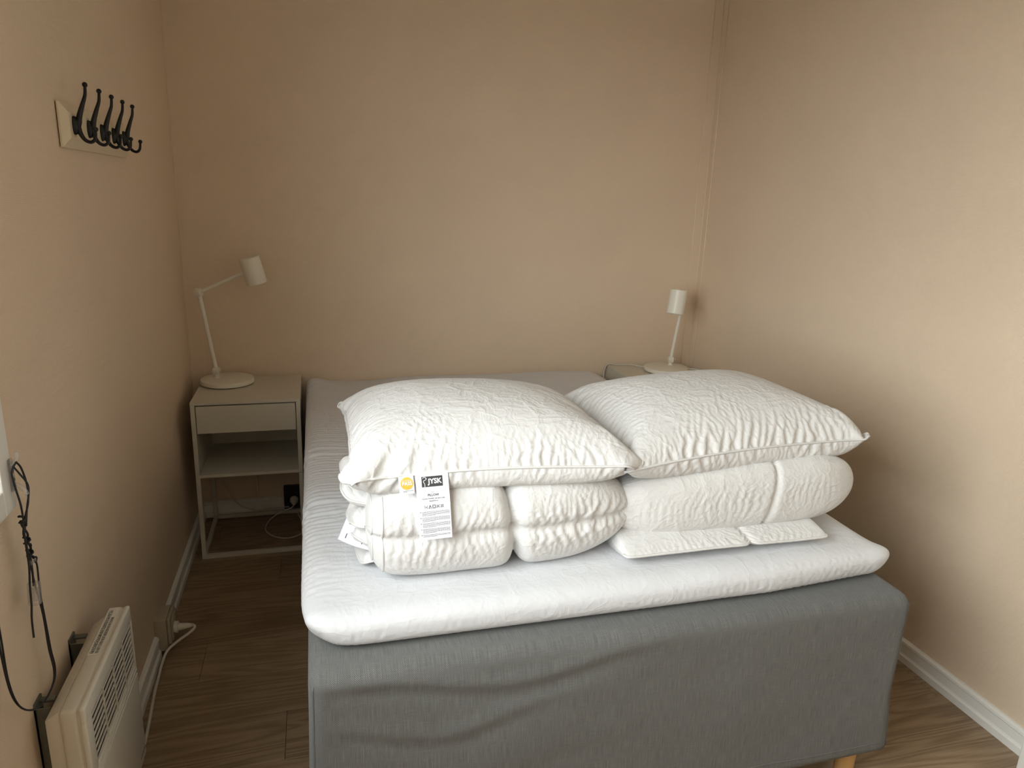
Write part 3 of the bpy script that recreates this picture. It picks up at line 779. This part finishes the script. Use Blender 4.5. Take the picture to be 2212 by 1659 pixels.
for a in (x0, x1-lw): obj('side_rail', box((a, y0+lw, 0), (a+lw, y1-lw, lw), .001), 'nightstand_white', ns)
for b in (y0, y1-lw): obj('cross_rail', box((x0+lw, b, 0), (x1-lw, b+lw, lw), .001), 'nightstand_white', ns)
ns2 = copy_tree(ns); ns2.location.x += 1.385-NX0+.004; ns2.location.y += .006
ns2['label'] = 'white nightstand half hidden behind the bed in the corner by the right wall'
for o_ in (ns, ns2): o_['group'] = GN

# ------------------------------------------------------------------ desk lamps
def lamp(label, base, foot, elbow, hinge, head, axis, cord):
    b = Vector(base); root = empty('desk_lamp', base, label, 'lamp', 'jointed white desk lamps')
    obj('base', lathe([(.088, 0), (.100, .003), (.1045, .006), (.1045, .0205), (.1035, .0225), (.101, .0232), (0.0001, .0236)], b, n=64), 'lamp_white', root, True, angle=50)
    ft, el, hg, hd = Vector(foot), Vector(elbow), Vector(hinge), Vector(head); ax = Vector(axis).normalized()
    piv = ft+Vector((0, 0, .028)); dn = (el-piv).normalized(); side = Vector((1, -.25, 0)).normalized()
    obj('pivot', join(lathe([(.0125, 0), (.0125, .004), (.009, .006), (.009, .020)], ft, n=20),
        lathe([(.0155, -.012), (.0165, -.011), (.0165, -.0015), (.0155, -.0008), (.0155, .0008), (.0165, .0015), (.0165, .011), (.0155, .012)], piv, side, n=24)), 'lamp_white', root, True, angle=40)
    kn = obj('screw', lathe([(.003, .012), (.003, .017), (.006, .018), (.006, .022)], piv, side, n=12), 'chrome', root, True, angle=40)
    obj('lower_arm', tube([piv+dn*.012, el-dn*.010], .0082, 18), 'lamp_white', root, True, angle=60)
    s2_ = Vector((.95, -.3, .05)).normalized()
    obj('elbow', join(lathe([(.0155, -.013), (.0170, -.012), (.0170, -.0045)], el, s2_, n=24), lathe([(.0165, -.0035), (.0165, .009), (.0150, .011), (.006, .0115)], el, s2_, n=24)), 'lamp_white', root, True, angle=40)
    up_ = (hg-el).normalized()
    obj('upper_arm', tube([el+up_*.010, hg], .0070, 18), 'lamp_white', root, True, angle=60)
    sh = obj('lamp_shade', lathe([(.0001, .055), (.0375, .0545), (.0400, .052), (.0400, -.0535), (.0390, -.0545), (.0380, -.0535), (.0380, .046), (.0001, .046)], hd, ax, n=48), 'lamp_white', root, True, angle=40)
    obj('shade_joint', join(tube([hg-up_*.004, hd-ax*0+(hg-hd)*.25], .0095, 14)), 'lamp_white', root, True, angle=40)
    obj('bulb', ball(hd-ax*.018, .022, 16), 'bulb_white', sh, True)
    obj('socket', lathe([(.016, .045), (.016, .000)], hd, ax, n=20), 'black_iron', sh, True)
    for c_ in cord: obj('cord', tube(spline(c_, 8), .0027, 8), 'cord_white', root, True)
    return root
lamp('white jointed desk lamp with its arm raised, on the nightstand by the left wall',
     (-.366, 3.075, NZ), (-.408, 3.09, NZ+.022), (-.4525, 3.09, 1.030), (-.285, 3.075, 1.108), (-.240, 3.06, 1.123), (-.235, -.08, .95),
     [[(-.42, 3.165, NZ+.004), (-.452, 3.194, .648), (-.456, 3.197, .55), (-.452, 3.190, .36), (-.442, 3.17, .22), (-.40, 3.165, .12), (-.36, 3.175, .055), (-.30, 3.170, .030), (-.22, 3.165, .036), (-.15, 3.165, .034)]])
lamp('white jointed desk lamp with its arm folded down over the base, in the right corner',
     (1.625, 3.03, NZ+.0), (1.664, 3.065, NZ+.022), (1.706, 3.065, 1.028), (1.618, 2.935, 1.030), (1.588, 2.915, 1.006), (.16, .12, .97),
     [[(1.55, 3.10, NZ+.004), (1.50, 3.155, NZ+.008), (1.44, 3.178, NZ+.004), (1.39, 3.190, NZ+.004), (1.372, 3.189, .62), (1.370, 3.180, .56), (1.374, 3.186, .46)],
      [(1.725, 3.02, NZ+.008), (1.758, 3.00, NZ+.016), (1.788, 2.975, NZ+.006), (1.800, 2.95, .635), (1.803, 2.945, .56)]])

# ------------------------------------------------------------------ coat rack
RY0, RY1, RZ0, RZ1 = 1.822, 2.388, 1.517, 1.612
rack = empty('coat_rack', (XL, (RY0+RY1)/2, RZ0), 'cream wooden wall rack with five black iron double hooks', 'coat rack')
def frustum(y0, y1, z0, z1, xa, xb, ins):
    V = [(xa, y0, z0), (xa, y1, z0), (xa, y1, z1), (xa, y0, z1), (xb, y0+ins, z0+ins), (xb, y1-ins, z0+ins), (xb, y1-ins, z1-ins), (xb, y0+ins, z1-ins)]
    return V, [[3, 2, 1, 0], [4, 5, 6, 7], [0, 1, 5, 4], [1, 2, 6, 5], [2, 3, 7, 6], [3, 0, 4, 7]]
obj('board', join(box((XL, RY0+.012, RZ0+.012), (XL+.003, RY1-.012, RZ1-.012)), box((XL+.003, RY0, RZ0), (XL+.008, RY1, RZ1), .0006), frustum(RY0+.001, RY1-.001, RZ0+.001, RZ1-.001, XL+.008, XL+.020, .020)), 'rack_cream', rack)
HY = [1.870+k*.1112 for k in range(5)]
xb = XL+.020; hc = 1.566
def hook_parts(y):
    plate = through(lathe([(.0001, .012), (.006, .011), (.010, .0075), (.0115, .003), (.0115, -.002)], (0, 0, 0), n=24), lambda a, b, c: Vector((xb+c, y+a, hc+b*1.75)))
    up_ = spline([(xb+.003, y, hc-.014), (xb+.009, y, hc+.002), (xb+.014, y, hc+.022), (xb+.022, y, hc+.045), (xb+.029, y, hc+.065), (xb+.031, y, hc+.086)], 6)
    dn = spline([(xb+.008, y, hc+.006), (xb+.011, y, hc-.014), (xb+.019, y, hc-.029), (xb+.031, y, hc-.034), (xb+.040, y, hc-.026), (xb+.043, y, hc-.006)], 6)
    ru = np.interp(np.linspace(0, 1, len(up_)), [0, .25, .5, .8, 1], [.006, .0068, .0052, .0036, .0030]).tolist()
    rd = np.interp(np.linspace(0, 1, len(dn)), [0, .4, 1], [.0062, .0042, .0030]).tolist()
    return join(plate, tube(up_, ru, 10), tube(dn, rd, 10)), up_[-1], dn[-1]
vf, e1, e2 = hook_parts(HY[0])
hk = obj('hook', vf, 'black_iron', rack, True, origin=(xb, HY[0], hc), angle=60)
k1 = obj('knob', ball(e1, .0058), 'black_iron', hk, True); k2 = obj('knob', ball(e2, .0055), 'black_iron', hk, True)
for yk in HY[1:]:
    c_ = copy_tree(hk, rack); c_.location.y += yk-HY[0]

# ------------------------------------------------------------------ panel heater on the left wall
hx, hy0, hy1, hz0, hz1 = -.430, 1.252, 1.600, .125, .523
ht = empty('panel_heater', (XL+.05, (hy0+hy1)/2, hz0), 'white wall-mounted electric panel heater with louvred front low on the left wall', 'heater')
obj('rear_shell', prism([(-.472, hz1-.001), (-.497, hz1-.018), (-.497, hz0+.03), (-.472, hz0+.005)], 1, hy0+.004, hy1-.035, .002, 2), 'heater_rear', ht, True, angle=35)
obj('body', box((-.474, hy0, hz0), (hx-.0125, hy1, hz1), .008, 3), 'heater_rear', ht, True, angle=35)
obj('seam', box((hx-.014, hy0+.003, hz0+.003), (hx-.010, hy1-.003, hz1-.003)), 'heater_rear', ht)
LZ0, LZ1, LY0, LY1 = .372, .486, hy0+.036, hy1-.010
cover_ = obj('front_cover', join(
    box((hx-.011, hy0, LZ1), (hx, hy1, hz1), .0045, 3), box((hx-.011, hy0, hz0), (hx, hy1, LZ0), .0045, 3),
    box((hx-.011, hy0, LZ0-.006), (hx, LY0, LZ1+.006), .0045, 3), box((hx-.011, LY1, LZ0-.006), (hx, hy1, LZ1+.006), .0045, 3)), 'heater_shell', ht, True, angle=35)
obj('vent_backing', box((hx-.0125, LY0, LZ0), (hx-.0100, LY1, LZ1)), 'heater_rear', cover_)
cw_ = (LY1-LY0)/4; rows = 8; dz = (LZ1-LZ0)/rows
slat = None
for c_ in range(4):
    ya, yb = LY0+c_*cw_, LY0+(c_+1)*cw_
    obj('divider', box((hx-.003, yb-.0030, LZ0), (hx-.0002, yb, LZ1)), 'heater_shell', cover_)
    for r_ in range(rows):
        z = LZ0+r_*dz
        if slat is None:
            slat = obj('louvre', prism([(hx-.0095, z+.0005), (hx-.0075, z+.0005), (hx-.0002, z+.0085), (hx-.0002, z+.0130), (hx-.0020, z+.0130)], 1, ya, yb-.0085), 'heater_shell', cover_, origin=(hx, ya, z)); zz0, yy0 = z, ya
        else:
            s_ = slat.copy(); COL.objects.link(s_); s_.parent = cover_; s_.location = slat.location+Vector((0, ya-yy0, z-zz0))
for z in (.3605, .3485): obj('moulding', box((hx-.001, hy0+.03, z), (hx+.0016, hy1-.008, z+.0022), .0008), 'heater_shell', cover_)
stk = obj('warning_sticker', box((-.4705, 1.418, hz1), (-.4465, 1.594, hz1+.0003)), 'heater_shell', ht)
up3 = lambda dx: (lambda x, y, z=0: Vector((dx+(-y), 1.424+x, hz1+.0006)))
for k, tx in enumerate(('FÅR EJ ÖVERTÄCKAS MÅ IKKE TILDEKKES EI SAA PEITTÄÄ', 'DO NOT COVER NICHT BEDECKEN NE PAS COUVRIR')):
    vf = fit_width(text_mesh(tx, .01, .02, 'LEFT'), .158-.028*k); ym = max(v[1] for v in vf[0])
    vf = ([(v[0], v[1]*1.55, 0) for v in vf[0]], vf[1])
    obj('lettering', through(vf, up3(-.4595+.0085*k)), 'ink', stk)
logo = [rect(.002+k*.0068, 0, .002+k*.0068+.0046, .0032+.0016*(k % 2)) for k in range(7)]
obj('maker_mark', through(join(*logo), lambda x, y, z=0: Vector((hx+.0004, 1.545+x, .148+y))), 'ink', cover_)
for yy in (1.30, 1.50):
    br = obj('bracket', join(box((XL, yy-.012, hz0+.03), (XL+.0035, yy+.022, hz1-.004)), box((XL, yy-.012, hz0+.05), (-.497, yy-.009, hz1-.014)), box((XL, yy+.008, hz1-.016), (-.497, yy+.022, hz1-.012))), 'steel', ht)
    obj('screw', lathe([(.003, 0), (.003, .001), (.001, .002)], (XL+.0035, yy+.014, hz1-.010), (1, 0, 0), n=10), 'steel', br)

# ------------------------------------------------------------------ wall socket with the heater's plug
so = empty('wall_socket', (XL, 2.213, .02), 'beige surface-mounted socket box on the left skirting board', 'socket')
obj('housing', box((XL, 2.167, .018), (XL+.036, 2.260, .128), .003, 2), 'socket_beige', so, True, angle=35)
obj('cover_plate', box((XL+.0368, 2.170, .040), (XL+.047, 2.257, .126), .002, 2), 'socket_beige', so, True, angle=35)
obj('rim', box((XL+.0472, 2.176, .046), (XL+.052, 2.251, .120), .002, 2), 'socket_beige', so, True, angle=35)
hc_ = empty('heater_cord', (XL+.10, 2.0, 0), 'white power cord with plug running from the wall socket to the heater', 'cord')
pz = .080; py = 2.20; px = XL+.052
obj('plug', join(lathe([(.018, -.002), (.0185, 0), (.0185, .010), (.0165, .012)], (px, py, pz), (1, -.05, 0), n=24),
    tube([(px+.010, py, pz), (px+.022, py-.001, pz), (px+.040, py-.003, pz+.002), (px+.053, py-.005, pz+.003)], [.0125, .0115, .0090, .0062], 14)), 'cord_white', hc_, True, angle=50)
for k in range(5):
    f_ = .036+k*.0050; obj('strain_ring', lathe([(.004, -.0012), (.0085-.0004*k, -.0012), (.0085-.0004*k, .0012), (.004, .0012)], (px+f_, py-.003-.0005*k, pz+.0018+.0003*k), (1, -.12, .1), n=14), 'cord_white', hc_, True, angle=40)
obj('cable', tube(spline([(px+.050, py-.005, pz+.003), (px+.060, py-.008, pz+.003), (px+.061, py-.016, pz-.002), (px+.045, py-.026, .068), (px+.012, py-.036, .050), (px-.016, py-.055, .032), (px-.026, py-.095, .012), (px-.026, py-.15, .0045), (px-.024, py-.21, .0042), (px-.014, py-.34, .0042), (px-.009, py-.42, .0042), (px-.004, py-.52, .0042), (px+.004, 1.58, .02), (px-.004, 1.53, .135)], 10), .0042, 10), 'cord_white', hc_, True)

# socket behind the left nightstand with the lamp plug
so2 = empty('wall_socket', (-.12, YB, .03), 'black socket box on the back wall behind the nightstand', 'socket')
obj('housing', box((-.172, YB-.030, .020), (-.075, YB, .128), .003, 2), 'socket_black', so2)
lp = empty('lamp_plug', (-.12, YB-.03, .05), 'white plug with looping cord in the black socket behind the nightstand', 'plug')
obj('plug', lathe([(.019, 0), (.019, .012), (.014, .022), (.007, .036)], (-.128, YB-.030, .066), (0, -1, -.25), n=24), 'cord_white', lp, True, angle=50)
obj('cable', tube(spline([(-.128, YB-.062, .056), (-.14, YB-.075, .045), (-.19, YB-.085, .03), (-.235, YB-.12, .010), (-.245, YB-.20, .0035), (-.20, YB-.27, .003), (-.14, YB-.29, .003), (-.088, YB-.25, .003), (-.085, YB-.18, .003), (-.10, YB-.11, .003), (-.115, YB-.055, .012)], 8), .0027, 8), 'cord_white', lp, True)

# ------------------------------------------------------------------ blind cord on its clear cleat at the window
cl = empty('cord_cleat', (XL+.020, 1.292, .97), 'clear plastic cord cleat screwed to the white window casing', 'cleat')
cx, cy = XL+.020, 1.292
obj('base_plate', box((cx, cy-.007, .938), (cx+.004, cy+.007, .995), .0015, 2), 'clear_plastic', cl)
obj('upper_horn', tube(spline([(cx+.002, cy, .984), (cx+.008, cy+.001, .988), (cx+.012, cy+.002, .995), (cx+.0135, cy+.002, 1.006)], 6), .0036, 12), 'clear_plastic', cl, True)
obj('lower_horn', tube(spline([(cx+.002, cy, .950), (cx+.010, cy+.001, .946), (cx+.016, cy+.002, .938), (cx+.019, cy+.003, .929)], 6), .0036, 12), 'clear_plastic', cl, True)
for z in (.958, .974): obj('screw', lathe([(.003, 0), (.003, .001), (.0015, .0018)], (cx+.004, cy, z), (1, 0, 0), n=10), 'steel', cl, True)
bc = empty('blind_cord', (XL+.026, 1.29, .74), 'knotted dark blind cord hanging in a long loop from the clear cleat', 'cord')
X0 = XL+.028
def strand(pts, r=.0016): obj('strand', tube(spline(pts, 8), r, 8), 'cord_black', bc, True)
strand([(X0+.004, 1.289, .990), (X0-.001, 1.280, .975), (X0, 1.283, .945), (X0+.002, 1.287, .915), (X0+.002, 1.289, .888), (X0, 1.293, .862)])
strand([(X0+.004, 1.289, .990), (X0+.006, 1.300, .975), (X0+.010, 1.302, .945), (X0+.010, 1.298, .915), (X0+.004, 1.292, .888), (X0, 1.294, .862)])
strand([(X0+.001, 1.283, .985), (X0+.006, 1.291, .968), (X0+.011, 1.302, .945), (X0+.010, 1.303, .925), (X0+.006, 1.298, .900), (X0+.002, 1.296, .870)])
for z0, y0_ in ((.884, 1.290), (.842, 1.296), (.816, 1.300)):          # twisted, knotted run
    obj('knot', tube([(X0+.0045*math.cos(t*.9), y0_+.0045*math.sin(t*.9), z0+.0016*(t-6)) for t in range(13)], .0020, 8), 'cord_black', bc, True)
for ph in (0, math.pi):
    strand([(X0+.0028*math.cos(ph+t*.9), 1.290+t*.0011+.0028*math.sin(ph+t*.9), .884-t*.0075) for t in range(10)], .0019)
strand([(X0, 1.299, .816), (X0, 1.306, .806), (X0+.001, 1.318, .800), (X0, 1.323, .794), (X0-.001, 1.319, .789), (X0, 1.315, .795), (X0, 1.321, .780), (X0-.002, 1.322, .73), (X0-.002, 1.326, .67), (X0-.003, 1.334, .60), (X0-.004, 1.343, .558), (X0-.005, 1.333, .534), (X0-.006, 1.29, .528), (X0-.006, 1.24, .545), (X0-.005, 1.185, .595), (X0-.004, 1.160, .66), (X0-.003, 1.157, .74), (X0-.003, 1.156, .83), (X0-.002, 1.156, .90), (X0, 1.156, 1.4), (X0, 1.156, 2.13)])
strand([(X0, 1.299, .812), (X0, 1.296, .79), (X0-.001, 1.306, .74), (X0-.002, 1.320, .68), (X0-.003, 1.325, .61), (X0-.004, 1.336, .555), (X0-.005, 1.322, .532), (X0-.006, 1.27, .532), (X0-.006, 1.21, .568), (X0-.005, 1.168, .625), (X0-.004, 1.152, .70), (X0-.003, 1.150, .80), (X0-.002, 1.149, .90), (X0, 1.149, 1.4), (X0, 1.149, 2.13)])
strand([(X0, 1.290, .884), (X0+.002, 1.284, .84), (X0+.002, 1.283, .80), (X0+.001, 1.277, .765), (X0+.002, 1.270, .735), (X0+.002, 1.262, .71), (X0+.002, 1.259, .676)], .0018)
strand([(X0, 1.299, .816), (X0+.001, 1.296, .785), (X0+.001, 1.292, .757)], .0019)
obj('cord_weight', lathe([(.0045, .022), (.0098, .0215), (.0105, .018), (.0105, -.016), (.0095, -.018), (.0085, -.0165), (.0085, .010), (.0001, .010)], (X0+.001, 1.290, .742), (.05, .05, 1), n=24), 'clear_plastic', bc, True, angle=40)
obj('connector', lathe([(.0032, -.004), (.0038, -.003), (.0038, .003), (.0032, .004)], (X0, 1.297, .800), (0, .3, 1), n=12), 'clear_plastic', bc, True)
obj('connector', lathe([(.0030, -.004), (.0036, -.003), (.0036, .003), (.0030, .004)], (X0, 1.311, .797), (0, 1, .2), n=12), 'clear_plastic', bc, True)
